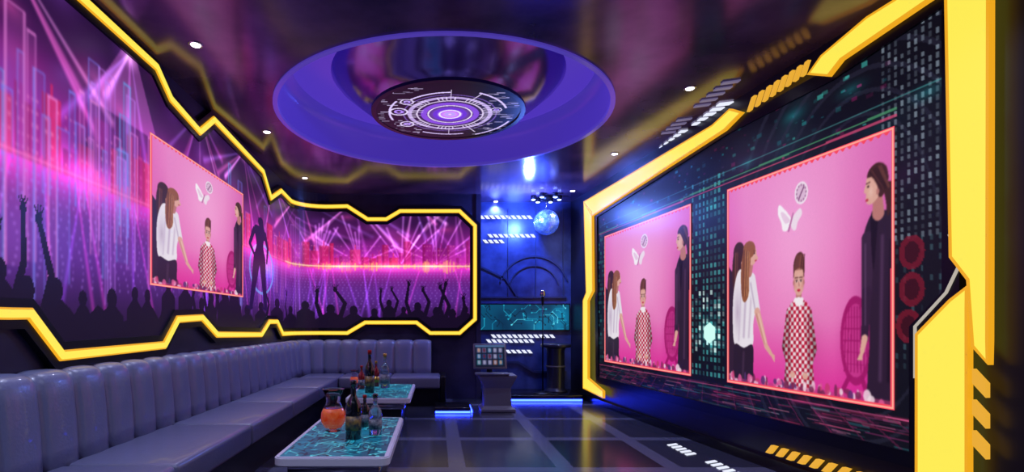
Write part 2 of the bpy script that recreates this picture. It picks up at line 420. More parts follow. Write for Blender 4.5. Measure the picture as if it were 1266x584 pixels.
    c.spoly([(X-.031,.50),(X-.034,.54),(X-.028,.578),(X-.012,.605),(X+.012,.612),(X+.030,.595),(X+.036,.555),(X+.031,.50),(X+.024,.535),(X,.542),(X-.024,.533)],(92,48,42))
    for k in range(9): c.cap((X-.024+.006*k,.537),(X-.012+.006*k,.60),.002,.002,random.choice([(150,86,66),(54,24,26),(120,66,52)]),.85)
    for sx in (X-.013,X+.013): c.ell(sx,.488,.007,.004,(240,225,225)); c.ell(sx,.488,.004,.004,(50,24,26)); c.cap((sx-.008,.493),(sx+.008,.493),.0015,.0015,(60,28,28)); c.cap((sx-.009,.503),(sx+.009,.504),.002,.002,(80,42,40))
    c.cap((X,.485),(X+.002,.468),.003,.004,sks,.9); c.ell(X,.448,.010,.005,(190,28,52)); c.ell(X-.018,.465,.01,.01,(236,130,130),.6,soft=True); c.ell(X+.018,.465,.01,.01,(236,130,130),.6,soft=True)
    # right woman, profile facing left
    c.ell(.9,.4,.13,.45,(120,30,90),.4,soft=True)
    c.spoly([(.89,.69),(.925,.72),(.965,.71),(1.0,.67),(1.03,.3),(1.02,-.05),(.89,-.05),(.885,.1),(.895,.25),(.885,.4),(.868,.5),(.866,.62)],(44,26,48))
    c.cap((.885,.62),(.882,.42),.027,.023,(56,34,60)); c.cap((.882,.42),(.872,.25),.023,.016,(50,28,54)); c.cap((.872,.25),(.86,.2),.014,.01,sk)
    for f in (-.008,0,.008): c.cap((.86,.2),(.85+f,.17),.005,.004,sk)
    c.cap((.875,.6),(.875,.3),.006,.005,(104,70,110),.8,soft=True); c.cap((.95,.62),(.94,.1),.012,.012,(92,60,98),.7,soft=True); c.cap((.985,.6),(.975,.1),.01,.01,(22,10,26),.9,soft=True)
    c.spoly([(.9,.70),(.93,.715),(.925,.62),(.91,.5)],(24,12,28))
    c.cap((.93,.76),(.932,.705),.021,.026,sks)
    c.spoly([(.885,.85),(.877,.82),(.868,.795),(.879,.785),(.877,.765),(.885,.748),(.905,.745),(.935,.77),(.945,.82),(.92,.86)],sk); c.ell(.9,.79,.02,.04,skl,.7,soft=True)
    c.spoly([(.882,.845),(.895,.875),(.93,.89),(.965,.87),(.975,.82),(.955,.77),(.935,.765),(.93,.80),(.915,.83),(.90,.845)],(70,34,34)); c.spoly([(.955,.80),(.985,.81),(1.0,.78),(.99,.72),(.972,.69),(.965,.74)],(66,32,32))
    for k in range(7): c.cap((.895+.008*k,.865+.002*k),(.95+.005*k,.79),.0025,.002,random.choice([(124,70,60),(46,20,22),(96,52,48)]),.8)
    c.ell(.93,.785,.007,.012,sks); c.ell(.888,.812,.005,.004,(40,20,25)); c.cap((.881,.824),(.895,.826),.002,.002,(60,30,30)); c.ell(.882,.762,.007,.005,(184,36,60))
    # table edge
    c.rect(0,1,0,.03,(190,60,120),.6)
    for k in range(80):
        c.ell(random.random(),.01+.035*random.random(),.006+.012*random.random(),.008+.018*random.random(),random.choice([(240,190,215),(225,90,150),(250,225,235),(120,40,80),(200,60,110),(90,50,110)]),.85)
    c.blur(2)
    c.a=c.a*(1+.03*(rng.rand(*c.a.shape[:2])[...,None]-.5))*.95
    e=np.minimum(np.minimum(U,1-U),np.minimum(V,1-V))
    bw=.018+.006*np.sin(U*190)*(V>.5)
    m1=(e<bw)[...,None]; c.a=np.where(m1,np.array([244,70,92])/255,c.a)
    m2=((e<.011)&(e>.004))[...,None]; c.a=np.where(m2,np.array([255,170,150])/255,c.a)
    return c.a
VID=video()

# ---------------------------------------------------------------- left screen
topL=[(95,0),(185,78),(203,122),(240,163),(258,148),(320,212),(330,245),(343,236),(358,249),(430,256),(455,272),(478,272),(495,262),(568,262),(587,280)]
botL=[(587,395),(568,412),(532,412),(515,399),(452,399),(430,412),(345,413),(338,398),(328,398),(318,414),(262,414),(243,393),(212,395),(195,427),(65,440),(25,388),(0,388)]
outL=[(1.2,2.1),(3.0,2.1)]+[Lp(*p) for p in topL]+[Lp(*p) for p in botL]+[(2.0,Lp(0,388)[1]),(1.2,Lp(0,388)[1])]
cv=Cv(1.1,12.0,-0.3,2.12,0.009)
U,V=cv.U,cv.V
t=V[...,None]
a=np.array([42,16,62])/255+0*t
a=a+np.exp(-((t-1.15)/.45)**2)*np.array([120,20,100])/255
a=a+np.exp(-((t-0.95)/.17)**2)*np.array([130,30,90])/255
a=a+np.exp(-((t-0.45)/.3)**2)*np.array([50,24,80])/255
mod=(0.5+0.85*smooth1(cv.W,60))[None,:,None]; a=a*mod
cv.a=a
stretch=lambda s: 1.0+1.3*math.exp(-((s-7.6)/1.3)**2)
for k in range(130):
    cv.ell(random.uniform(1.2,11.8),random.uniform(1.0,2.1),random.uniform(.15,.5),random.uniform(.1,.3),random.choice([(150,50,150),(200,60,150),(90,34,120),(14,4,26),(24,8,40),(120,60,170)]),random.uniform(.25,.6),soft=True)
for s0 in (1.6,2.9,4.1,5.3,6.5,7.7,8.9,9.8,10.8,11.5):
    for k in range(7):
        an=random.uniform(-1.1,1.1); L=random.uniform(.5,1.2)
        cv.cap((s0,2.05),(s0+L*math.sin(an)*stretch(s0),2.05-L*math.cos(an)),.006,.05,random.choice([(190,100,210),(255,120,190),(150,120,230),(240,170,210)]),random.uniform(.2,.5),add=True,soft=True)
    cv.ell(s0,2.0,.16,.12,(255,190,235),.6,add=True,soft=True)
cv.poly([(4.05,2.1),(4.15,2.1),(4.5,1.5),(3.6,1.5)],(200,110,180),.35,add=True)
for s0 in (9.2,9.9,10.6,11.2):
    for k in range(8):
        an=random.uniform(-1.2,1.2); L=random.uniform(.5,.9)
        cv.cap((s0,1.0),(s0+L*math.sin(an),1.0+L*math.cos(an)),.006,.03,(200,140,225),.5,add=True,soft=True)
s_=1.1
while s_<11.9:
    wd=random.uniform(.06,.18)*stretch(s_); h=random.uniform(1.08,1.38) if s_>5 else random.uniform(1.08,1.46)
    col=random.choice([(220,26,90),(200,24,110),(236,50,110),(150,20,120),(206,28,80),(180,40,150)])
    cv.rect(s_,s_+wd*.93,.93,h,col,random.uniform(.4,.85)); cv.rect(s_,s_+wd*.3,.93,h,(120,8,70),.4)
    if random.random()<.5: cv.rect(s_+wd*.4,s_+wd*.5,h,h+.08,col,.8)
    for q in range(5):
        for r in range(3):
            if random.random()<.6: cv.rect(s_+wd*(.15+.27*r),s_+wd*(.27+.27*r),.98+q*.075,1.0+q*.075,(255,150,190),.45)
    s_+=wd
for r in range(15):
    zz=.86-.045*r
    for k in np.arange(1.1,11.9,.05+.004*r): cv.rect(k,k+.014,zz,zz+.012,(180,130,245),.5)
for k in range(60):
    s0=random.uniform(1.2,11.7); cv.cap((s0,.9),(s0+random.uniform(-.4,.4),-.2),.01,.04,random.choice([(210,50,160),(120,60,200)]),.4,add=True,soft=True)
for k in range(70):
    s0=random.choice([random.uniform(1.2,4.2),random.uniform(1.2,4.2),random.uniform(4.2,9)]); z0=random.uniform(.1,.9); z1=random.uniform(1.2,1.8); wd=random.uniform(.04,.14)
    col=random.choice([(120,130,240),(190,120,240),(230,130,215),(100,160,230)])
    cv.rect(s0,s0+.011,z0,z1,col,.7); cv.rect(s0+wd,s0+wd+.011,z0,z1,col,.7); cv.rect(s0,s0+wd,z1-.011,z1,col,.7); cv.rect(s0,s0+wd,z0,z1,col,.12)
for k in np.arange(1.1,11.9,.02):
    far=k>8.4
    env=(.02+.12*abs(math.sin(k*2.1)*math.sin(k*7.3))*random.random()) 
    col=(255,196,100) if far and random.random()<.75 else (245,80,160)
    cv.rect(k,k+.011,.95-env,.95+env*.9,col,.85 if far else .65)
cv.rect(8.3,12,.942,.960,(255,225,190),.9); cv.rect(1.1,8.3,.945,.956,(255,150,210),.6)
for s0 in (9.6,10.4,11.1): cv.ell(s0,.95,.6,.13,(255,140,90),.7,add=True,soft=True)
for s0 in (2.6,3.5,6.9): cv.ell(s0,.98,.5,.2,(220,50,140),.6,add=True,soft=True)
cv.blur(1)
cr=(20,8,34)
cv.poly([(1.1,-.3)]+[(q,.0+.14*random.random()) for q in np.arange(1.1,12.0,.09)]+[(12,-.3)],cr)
s_=1.2
while s_<11.8:
    st_=stretch(s_); sc=random.uniform(.9,1.45); z=random.uniform(.04,.26); r=.055*sc
    X_=lambda d: s_+d*st_
    cv.ell(s_,z+.1,r*.85*st_,r*1.1,cr); cv.poly([(X_(-.12*sc),-.3),(X_(-.11*sc),z-.02),(X_(-.03),z+.06),(X_(.03),z+.06),(X_(.11*sc),z-.02),(X_(.12*sc),-.3)],cr)
    if random.random()<.6:
        for sg in ((-1,1) if random.random()<.5 else (random.choice((-1,1)),)):
            e=(X_(sg*.15*sc),z+.14*sc); hx=sg*random.uniform(.04,.2); hnd=(X_(hx),z+random.uniform(.26,.44)*sc)
            q=st_**.5
            cv.cap((X_(sg*.1*sc),z-.03),e,.028*sc*q,.022*sc*q,cr); cv.cap(e,hnd,.022*sc*q,.015*sc*q,cr); cv.ell(hnd[0],hnd[1],.022*sc*st_,.028*sc,cr)
            for f in (-.5,-.15,.2,.55): cv.cap(hnd,(hnd[0]+.06*math.sin(f)*sc*st_,hnd[1]+.065*math.cos(f)*sc),.007*q,.005*q,cr)
    s_+=random.uniform(.18,.34)*st_
# standing dancer silhouette
d0=7.1; dk=(26,10,62); K=2.1
D=lambda dx,z: (d0+dx*K,z)
cv.ell(d0+.35,.74,.7,.36,(50,110,230),.9,add=True,soft=True); cv.ell(d0+.1,.72,.5,.34,(120,170,255),.7,ring=.9); cv.ell(d0,.95,.6,.45,(230,90,200),.5,add=True,soft=True)
cv.ell(d0+.02*K,1.33,.05*K,.065,dk); cv.poly([D(-.03,1.38),D(.06,1.38),D(.12,1.1),D(.02,1.12)],dk)
cv.spoly([D(-.1,1.24),D(0,1.27),D(.1,1.24),D(.07,1.02),D(.11,.84),D(0,.8),D(-.11,.84),D(-.06,1.02)],dk)
def dc(p,q,r0,r1):
    for f in (-.6,-.2,.2,.6): cv.cap((p[0]+f*r0*K*.7,p[1]),(q[0]+f*r1*K*.7,q[1]),r0,r1,dk)
dc(D(-.1,1.2),D(-.18,1.0),.03,.022); dc(D(-.18,1.0),D(-.1,.88),.022,.016); dc(D(.1,1.2),D(.16,1.02),.03,.022); dc(D(.16,1.02),D(.14,.82),.022,.015)
dc(D(-.05,.84),D(-.1,.55),.07,.05); dc(D(-.1,.55),D(-.16,.2),.048,.03); dc(D(.05,.84),D(.08,.55),.07,.05); dc(D(.08,.55),D(.12,.2),.048,.03)
cv.ell(d0-.18*K,.2,.06*K,.02,dk); cv.ell(d0+.10*K,.2,.06*K,.02,dk)
scrL=empty('led_video_wall')
gridmesh('screen_image',cv.a,Lmap(cv.U,cv.V,0.03),M_screen,scrL,cmask(cv,outL))
us=np.linspace(0,1,360);vsn=np.linspace(0,1,220)
A=sample(VID,us,vsn); Ug,Vg=np.meshgrid(4.37+us*2.11,.31+vsn*1.237)
gridmesh('video_window',A,Lmap(Ug,Vg,0.036),M_screen,scrL)
nl=empty('neon_light_frame')
ribbon('housing',outL,0.17,0.003,0.05,Lmap,M_dark,nl,True)
ribbon('tube_outer',outL,0.066,0.045,0.062,Lmap,M_amber,nl,True)
ribbon('tube_core',outL,0.044,0.06,0.072,Lmap,M_yel,nl,True)

# ---------------------------------------------------------------- right screen
outR=[Rp(740,266),Rp(905,160),Rp(1035,92),Rp(1165,5),(Rp(1184,0)[0],2.02),Rp(1184,365),Rp(1142,408),(Rp(1142,0)[0],-.88),(Rp(742,0)[0],-.88)]
cv=Cv(3.1,8.7,-0.95,2.1,0.009); U,V=cv.U,cv.V
cv.a=np.zeros(U.shape+(3,))+np.array([12,13,22])/255
for k in range(60):
    cv.ell(random.uniform(3.1,8.6),random.uniform(-.9,2.1),random.uniform(.2,.5),random.uniform(.1,.35),random.choice([(14,56,66),(50,14,50),(10,30,50),(4,4,8)]),.5,soft=True)
for k in range(6):
    cv.ell(3.9,.4,.6+.16*k,1.1+.16*k,(34,34,50),.7,ring=.975)
def dots(t0,t1,z0,z1,st,col,p=.8,ww=.4,am=.9):
    for tt in np.arange(t0,t1,st):
        for zz in np.arange(z0,z1,st*1.15):
            if random.random()<p: cv.rect(tt,tt+st*ww,zz,zz+st*.7,col,random.uniform(.2,am))
dots(3.15,3.72,.55,1.95,.045,(150,165,180),.9,.3,.7)
dots(3.15,3.6,-.3,.55,.055,(60,90,100),.6,.3,.7)
dots(5.38,5.9,-.55,1.5,.065,(70,170,170),.85,.5,.8)
dots(5.38,5.9,-.3,.3,.065,(220,255,250),.5,.5)
dots(8.2,8.6,-.6,1.4,.06,(50,130,130),.7)
for k in range(150):
    tt=random.uniform(3.6,8.4); zz=random.uniform(1.36,1.85); q=random.uniform(.012,.035)
    cv.rect(tt,tt+q*1.6,zz,zz+q,random.choice([(30,140,140),(180,30,100),(20,80,90),(60,170,160),(110,20,70)]),random.uniform(.2,.7))
for k in range(300):
    tt=random.uniform(3.2,8.5); zz=random.uniform(-.88,-.62); L=random.uniform(.03,.4)
    cv.rect(tt,tt+L,zz,zz+.010,random.choice([(150,40,80),(120,40,90),(40,110,120),(70,20,50),(190,110,140),(16,10,20)]),random.uniform(.15,.6))
for k in range(24):
    tt=3.2+k*.23; cv.cap((tt,-.62),(tt+(tt-5.6)*.25,-.9),.005,.008,(110,30,70),.5)
cv.rect(3.2,8.5,-.64,-.628,(200,80,130),.6)
for k in range(26): cv.ell(random.uniform(3.3,8.4),random.uniform(-.9,-.6),.16,.05,(140,20,60),.35,add=True,soft=True)
for q,zz in ((3.5,.46),(3.5,.22),(3.52,-.02)):
    cv.ell(q,zz,.085,.11,(120,18,36),.8); cv.ell(q,zz,.05,.07,(50,8,18),.9)
for q,zz,r in ((5.62,-.1,.11),): 
    cv.ell(q,zz,.22,.22,(60,230,220),.8,add=True,soft=True); cv.poly([(q+r*math.cos(i*math.pi/3+.52),zz+r*math.sin(i*math.pi/3+.52)) for i in range(6)],(205,255,245))
cv.cap((3.6,1.43),(8.4,1.39),.006,.006,(80,160,110),.7); cv.cap((3.6,1.385),(8.4,1.37),.006,.006,(200,70,110),.8)
cv.cap((3.3,1.5),(8.3,1.5),.004,.004,(80,160,160),.5)
for k in range(9):
    q=3.4+k*.55; cv.ell(q,1.45+.3*math.sin(k),.22,.1,(30,170,170),.35,add=True,soft=True)
scrR=empty('led_video_wall.001')
gridmesh('screen_image',cv.a,Rmap(cv.U,cv.V,0.03),M_screen,scrR,cmask(cv,outR))
for nm,t0,t1 in (('video_window_far',8.19,5.94),('video_window_near',5.33,3.61)):
    us=np.linspace(0,1,360);vsn=np.linspace(0,1,400); A=sample(VID,us,vsn)
    Ug,Vg=np.meshgrid(t0+us*(t1-t0),-.58+vsn*1.895)
    gridmesh(nm,A,Rmap(Ug,Vg,0.036),M_screen,scrR)
nr=empty('neon_light_frame.001')
ribbon('housing',outR,0.10,0.003,0.05,Rmap,M_dark,nr,True)
P=lambda L:[Rp(*q) for q in L]
TH=2.12
polyA=P([(728,250),(890,156),(912,136),(926,140),(905,161),(738,267)])
polyV=P([(728,250),(738,262),(739,360),(733,372),(733,468),(752,484),(752,492),(727,480),(727,372),(731,362)])
polyB=[Rp(1012,92),Rp(1028,70),(Rp(1085,0)[0],TH),(3.02,TH),(3.02,2.02)]+P([(1160,2),(1052,74),(1036,94)])
polyC=[(3.245,2.06),(3.02,2.06)]+P([(1237,448),(1219,428),(1213,346),(1191,318)])
bz=-1.15
polyD=[Rp(1211,356),Rp(1190,372),Rp(1148,414),(Rp(1148,0)[0],bz),(Rp(1211,0)[0],bz)]
ylw=[polyA,polyV,polyB,polyC,polyD]
prism('tube_core',ylw,0.05,0.085,Rmap,M_yel,nr)
for i,pl in enumerate(ylw): ribbon('tube_edge_%d'%(i+1),pl,0.016,0.05,0.088,Rmap,M_amber,nr,True)
dash=[]
for k in range(8):
    x=936+k*9.6; y=135-k*6.2
    dash.append(P([(x+3,y-14),(x+7,y-17),(x+1,y+1),(x-3,y+4)]))
for k in range(3):
    y=462+k*38; dash.append(P([(1217,y-6),(1234,y+12),(1234,y+30),(1217,y+12)]))
prism('tube_dash',dash,0.05,0.08,Rmap,M_orange,nr)
dash=[]
for k in range(9):
    tt=4.72-k*.12; dash.append([(tt,-1.06),(tt-.055,-1.06),(tt+.015,-1.14),(tt+.07,-1.14)])
prism('tube_dash_low',dash,0.02,0.05,Rmap,M_orange,nr)
ribbon('outline_trim',P([(1184,290),(1198,325),(1180,362),(1141,404)])+[(Rp(1141,0)[0],-.35)],0.012,0.05,0.062,Rmap,M_line,nr)
prism('baseboard_right',[[(9.6,-H0),(9.6,-1.18),(0,-1.18),(0,-H0)]],0.0,0.06,Rmap,M_black)

# ---------------------------------------------------------------- white slanted LED strips and glowing copies of their reflections
def slants(x,z,n,st,hh,sl,wd): return [[(x+k*st,z),(x+k*st+wd,z),(x+k*st+wd+sl,z+hh),(x+k*st+sl,z+hh)] for k in range(n)]
st=[]
for px,py,n in ((594,271,10),(606,294,9),(600,301,4),(610,418,12),(604,424,9),(583,437,10)):
    x,z=Fp(px,py); x=max(x,XE+.12); st+=slants(x,z,n,.095,.06,-.05,.06)
for px,py,n in ((706,388,3),):
    x,z=Fp(px,py); st+=slants(x-.03,z,n,.07,.05,-.03,.04)
st=[q for q in st if max(p[0] for p in q)<Rx(9.7)-.02 and min(p[0] for p in q)>XE+.065]
prism('wall_stripe_light',st,0.004,0.02,Fmap,M_white)
def ceilq(px,py):
    Y=F*C/(400-py); return ((px-540)*Y/F,Y)
def Cm(x,y,d=0.0): return np.array([x,y,ZC-d])
def Gm(x,y,d=0.0): return np.array([x,y,d])
st=[]
for px,py,n in ((817,182,5),(857,154,5)):
    x,y=ceilq(px,py)
    for k in range(n): st.append([(x-.02,y-k*.13),(x+.13,y-k*.13-.05),(x+.13,y-k*.13-.12),(x-.02,y-k*.13-.07)])
prism('ceiling_stripe_light',st,0.004,0.015,Cm,M_white)
st=[]
for px,py,n in ((817,165,4),(857,132,5)):
    x,y=ceilq(px,py)
    for k in range(n): st.append([(x,y-k*.13),(x+.13,y-k*.13-.05),(x+.13,y-k*.13-.10),(x,y-k*.13-.05)])
prism('ceiling_stripe_reflection',st,0.004,0.015,Cm,M_reflect)  # dim emissive row painting the strips' reflection on the ceiling
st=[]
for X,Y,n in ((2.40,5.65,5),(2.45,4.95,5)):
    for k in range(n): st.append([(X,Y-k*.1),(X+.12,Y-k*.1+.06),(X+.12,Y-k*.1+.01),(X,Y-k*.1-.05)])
prism('floor_stripe_reflection',st,0.001,0.006,Gm,M_white)  # strip reflections on the glossy floor, modelled as glowing decals

# ---------------------------------------------------------------- circuit texture
def circuit(u1,v1,step,dens=90,seed=1):
    c=Cv(0,u1,0,v1,step); rd=random.Random(seed)
    c.a=np.zeros(c.U.shape+(3,))+np.array([6,70,100])/255
    for k in range(18): c.ell(rd.uniform(0,u1),rd.uniform(0,v1),.3,.3,rd.choice([(12,130,170),(4,36,64)]),.6,soft=True)
    for k in range(dens):
        x,y=rd.uniform(0,u1),rd.uniform(0,v1); d=rd.randrange(8); col=rd.choice([(30,150,180),(84,196,216),(6,26,46),(20,120,155),(6,26,46)])
        c.ell(x,y,step*1.8,step*1.8,col)
        for j in range(rd.randrange(2,5)):
            L=rd.uniform(.03,.16); a=d*math.pi/4; q=(x+L*math.cos(a),y+L*math.sin(a))
            c.cap((x,y),q,step*.7,step*.7,col,.85); x,y=q; d+=rd.choice([-1,1])
        c.ell(x,y,step*1.6,step*1.6,col)
    return c
x0_,zt=Fp(593,377); x1_,zb=Fp(703,408); x0_=max(x0_,XE+.10)
c=circuit(x1_-x0_,zt-zb,0.008,42,3)
ts=empty('led_strip_display')
gridmesh('screen_image',c.a*1.1,Fmap(x0_+c.U,zb+c.V,0.035),M_screen,ts)
prism('screen_case',[[(x0_-.02,zb-.02),(x1_+.02,zb-.02),(x1_+.02,zt+.02),(x0_-.02,zt+.02)]],0.004,0.03,Fmap,M_dark,ts)
tr=empty('trim_1')
cxw,czw=Fp(660,360)
M_tr=mat('trim_blue_metal',rgb(60,72,120),0.3,0.4)
ribbon('arc',[(cxw+.62*math.cos(a),czw+.62*math.sin(a)) for a in np.linspace(.3,2.9,20)],.03,0.004,.03,Fmap,M_tr,tr)
ribbon('arc_inner',[(cxw+.45*math.cos(a),czw+.45*math.sin(a)) for a in np.linspace(.3,2.9,16)],.02,0.004,.03,Fmap,M_tr,tr)
ribbon('band_low',[Fp(592,368),Fp(700,368)],.03,0.004,.03,Fmap,M_tr,tr)
ribbon('band_angle',[Fp(594,330),Fp(625,345),Fp(640,368)],.03,0.004,.03,Fmap,M_tr,tr)
ribbon('band_base',[Fp(594,448),Fp(640,448),Fp(660,460),Fp(700,460)],.04,0.004,.03,Fmap,M_tr,tr)
for i,px in enumerate((628,662,696)): ribbon('seam_%d'%(i+1),[Fp(px,258),Fp(px,366)],.015,0.004,.02,Fmap,M_tr,tr)

# ---------------------------------------------------------------- tables
def table(name,xa,xb,ya,yb,seed):
    e=empty(name,((xa+xb)/2,(ya+yb)/2,0)); zt=.42
    box('pedestal',xa+.1,xb-.1,ya+.12,yb-.12,0,.30,M_dark,e,.02,2,taper=.9)
    box('pedestal_trim',xa+.07,xb-.07,ya+.09,yb-.09,.28,.34,M_chrome,e,.01,2)
    r=.07; pts=[]
    for cx,cy,a0 in ((xb-r,yb-r,0),(xa+r,yb-r,90),(xa+r,ya+r,180),(xb-r,ya+r,270)):
        for k in range(7): a=math.radians(a0+k*15); pts.append((cx+r*math.cos(a),cy+r*math.sin(a)))
    bm=bmesh.new(); f=bm.faces.new([bm.verts.new((p[0],p[1],zt)) for p in pts])
    g=bmesh.ops.extrude_face_region(bm,geom=[f]); 
    for v in g['geom']:
        if isinstance(v,bmesh.types.BMVert): v.co.z=zt-.06
    bmesh.ops.recalc_face_normals(bm,faces=bm.faces[:])
    bmesh.ops.bevel(bm,geom=[q for q in bm.edges if abs(q.verts[0].co.z-q.verts[1].co.z)<1e-4],offset=.008,segments=2,affect='EDGES')
    frombm('top_frame',bm,M_rim,e)
    c=circuit(xb-xa-.07,yb-ya-.07,.006,200,seed)
    o=gridmesh('glass_inlay',c.a,np.stack([xa+.035+c.U,ya+.035+c.V,zt+.002+0*c.U],-1),M_screen); o.parent=e; o.matrix_parent_inverse=Matrix.Translation(-e.location)
    return e
table('coffee_table',-1.04,-.30,3.42,4.91,11)
table('coffee_table',-1.04,-.30,6.12,7.6,12)
ZT=.4225
# ---------------------------------------------------------------- bottles
M_gd=mat('glass_dark',rgb(16,22,30),0.06,0.0,trans=.15,coat=1.0)
M_gc=mat('glass_clear',rgb(170,190,215),0.04,0.0,trans=.8,coat=.5)
M_gr=mat('glass_red',rgb(150,20,30),0.08,0.0,trans=.2,coat=1.0)
M_thin=mat('glass_thin',rgb(235,225,235),0.02,0.0,trans=1.0)
M_gold=mat('label_gold',rgb(190,150,70),0.3,0.7)
M_lab=mat('label_white',rgb(150,150,160),0.5,noise=(40,rgb(50,50,80),2))
M_dlab=mat('label_dark',rgb(50,46,60),0.4,noise=(30,rgb(150,120,60),2))
M_red=mat('cap_red',rgb(170,20,20),0.3,0.3)
def bottle(name,x,y,h,r,mg,ml,mc):
    e=empty(name,(x,y,ZT))
    lathe('body',[(r*.85,0),(r,.01*h),(r,.52*h),(r*.93,.6*h),(r*.55,.69*h),(r*.34,.75*h),(r*.32,.93*h),(r*.38,.935*h),(r*.38,.96*h),(r*.3,.965*h)],x,y,ZT,mg,e)
    lathe('label',[(r*1.0,.16*h),(r*1.02,.16*h),(r*1.02,.40*h),(r*1.0,.40*h)],x,y,ZT,ml,e)
    lathe('cap',[(r*.3,.9*h),(r*.4,.9*h),(r*.4,1.0*h),(r*.3,1.005*h)],x,y,ZT,mc,e)
    return e
def at(px,by,zz=-.8475):
    Y=F*(-zz)/(by-400); return ((px-540)*Y/F,Y)
x,y=at(437,543); bottle('liquor_bottle',x,y,.43,.058,M_gd,M_dlab,M_gd)
x,y=at(464,538); bottle('liquor_bottle',x,y,.31,.05,M_gc,M_lab,M_gd)
x,y=at(451,528); bottle('liquor_bottle',x,y,.26,.04,M_gd,M_lab,M_red)
x,y=at(457,486); bottle('liquor_bottle',x,y,.52,.06,M_gd,M_dlab,M_red)
x,y=at(476,480); bottle('liquor_bottle',x,y,.45,.06,M_gc,M_lab,M_gold)
x,y=at(447,481); bottle('liquor_bottle',x,y,.30,.045,M_gr,M_lab,M_red)
x,y=at(465,478); bottle('liquor_bottle',x,y,.34,.045,M_gr,M_gold,M_gold)
def goblet(name,x,y,h):
    e=empty(name,(x,y,ZT)); k=h/.34
    lathe('drink',[(.03*k,.022*k),(.07*k,.03*k),(.094*k,.07*k),(.10*k,.11*k),(.094*k,.155*k),(.078*k,.185*k),(.01*k,.187*k)],x,y,ZT,mat('drink_orange_red',rgb(200,52,14),.15,noise=(16,rgb(236,140,80),3),emis=rgb(200,64,14),es=.3,coat=.6),e)  # faint emission put into the drink so it shows up bright
    lathe('foot',[(.06*k,0),(.062*k,.006*k),(.03*k,.014*k),(.03*k,.022*k)],x,y,ZT,M_thin,e)
    lathe('flared_rim',[(.078*k,.187*k),(.055*k,.235*k),(.06*k,.28*k),(.088*k,.335*k),(.092*k,.34*k),(.086*k,.34*k),(.056*k,.28*k),(.051*k,.235*k),(.074*k,.188*k)],x,y,ZT,M_thin,e)
x,y=at(412,533); goblet('cocktail_goblet',x,y,.33)
x,y=at(438,476); goblet('cocktail_goblet',x,y,.2)

# ---------------------------------------------------------------- sofa
sofa=empty('sectional_sofa',(-1.9,5,0))
prof=[(0.0,.40,0),(.02,.40,.3),(.15,.43,1),(.145,.55,1),(.135,.70,1),(.12,.85,1),(.11,.93,1),(.09,.975,.9),(.06,.997,.6),(.03,1.0,.2),(0.0,1.0,0)]
CH=.30; s0=.6; s1=SA+ARC+1.75+.08
vs=[];fs=[];npr=len(prof); nch=int((s1-s0)/CH); sub=12; S=[]
for k in range(nch):
    for j in range(sub): S.append((s0+(k+j/sub)*CH,j/sub))
S.append((s0+nch*CH,0.0))
BM=.055
for s_,f in S:
    bl=BM*(1-abs(2*f-1)**3.0)**.6 if 0<f<1 else 0.0
    for d,z,kf in prof:
        vs.append(Lmap(s_,z-H0-(0.025*(1-bl/BM) if z>.96 else 0),d+bl*kf+.006).tolist())
for i in range(len(S)-1):
    for j in range(npr-1): fs.append((i*npr+j,(i+1)*npr+j,(i+1)*npr+j+1,i*npr+j+1))
fs.append(tuple(range(npr))); fs.append(tuple((len(S)-1)*npr+j for j in range(npr-1,-1,-1)))
addmesh('channel_backrest',vs,fs,M_leather,sofa,True)
yy=.6
k=0
while yy<8.2:
    ye=min(yy+1.27,8.25); box('seat_cushion_%d'%(k+1),-2.18,-1.5,yy+.004,ye-.004,.27,.45,M_seat,sofa,.035,4); yy=ye; k+=1
box('corner_seat',-2.1,-1.5,8.258,8.90,.27,.45,M_seat,sofa,.035,4)
for q,(a_,b_) in enumerate(((-1.5,-.72),(-.72,.06))): box('end_cushion_%d'%(q+1),a_+.004,b_-.004,8.25,8.95,.27,.45,M_seat,sofa,.035,4)
box('base_side',-2.3,-1.56,.62,8.5,0,.28,M_dark,sofa)
box('base_end',-2.0,.03,8.31,8.9,0,.28,M_dark,sofa)
box('arm_end',.06,.14,8.25,9.05,0,.46,M_dark,sofa,.02,2)

# ---------------------------------------------------------------- stage platform
stg=empty('stage_platform')
box('deck',XE+.08,2.37,8.78,9.68,0,.10,M_black,stg,.01,2)
box('deck_step',-.03,.48,7.62,8.2,0,.08,M_black,stg,.01,2)
box('led_strip_1',XE+.1,2.35,8.755,8.775,.01,.04,M_blue,stg)
box('led_strip_2',-.02,.47,7.595,7.615,.01,.035,M_blue,stg)
box('led_strip_3',.485,.505,7.63,8.19,.01,.035,M_blue,stg)

# ---------------------------------------------------------------- kiosk
kx,ky=.87,8.0
kk=empty('karaoke_kiosk',(kx,ky,0))
sec=[(0,.25,.22),(.05,.25,.22),(.08,.20,.17),(.34,.19,.15),(.44,.24,.19),(.50,.27,.21),(.53,.27,.21)]
vs=[];fs=[]
for z,a_,b_ in sec:
    for sx,sy in ((-1,-1),(1,-1),(1,1),(-1,1)): vs.append((kx+sx*a_,ky-.1+sy*b_,z))
for i in range(len(sec)-1):
    for j in range(4): fs.append((i*4+j,i*4+(j+1)%4,(i+1)*4+(j+1)%4,(i+1)*4+j))
fs+= [(3,2,1,0),tuple((len(sec)-1)*4+j for j in range(4))]
o=addmesh('pedestal',vs,fs,M_grey,kk); bv=o.modifiers.new('b','BEVEL'); bv.width=.015; bv.segments=3
RT=Matrix.Rotation(math.radians(-18),4,'X').to_3x3()
box('neck',kx-.14,kx-.06,ky-.10,ky-.04,.52,.72,M_dark,kk,.01,2)
box('screen_body',kx-.34,kx+.14,ky-.15,ky-.11,.60,.98,M_grey,kk,.015,3,rot=RT)
c=Cv(0,.42,0,.32,.006); c.a[:]=np.array([14,24,44])/255
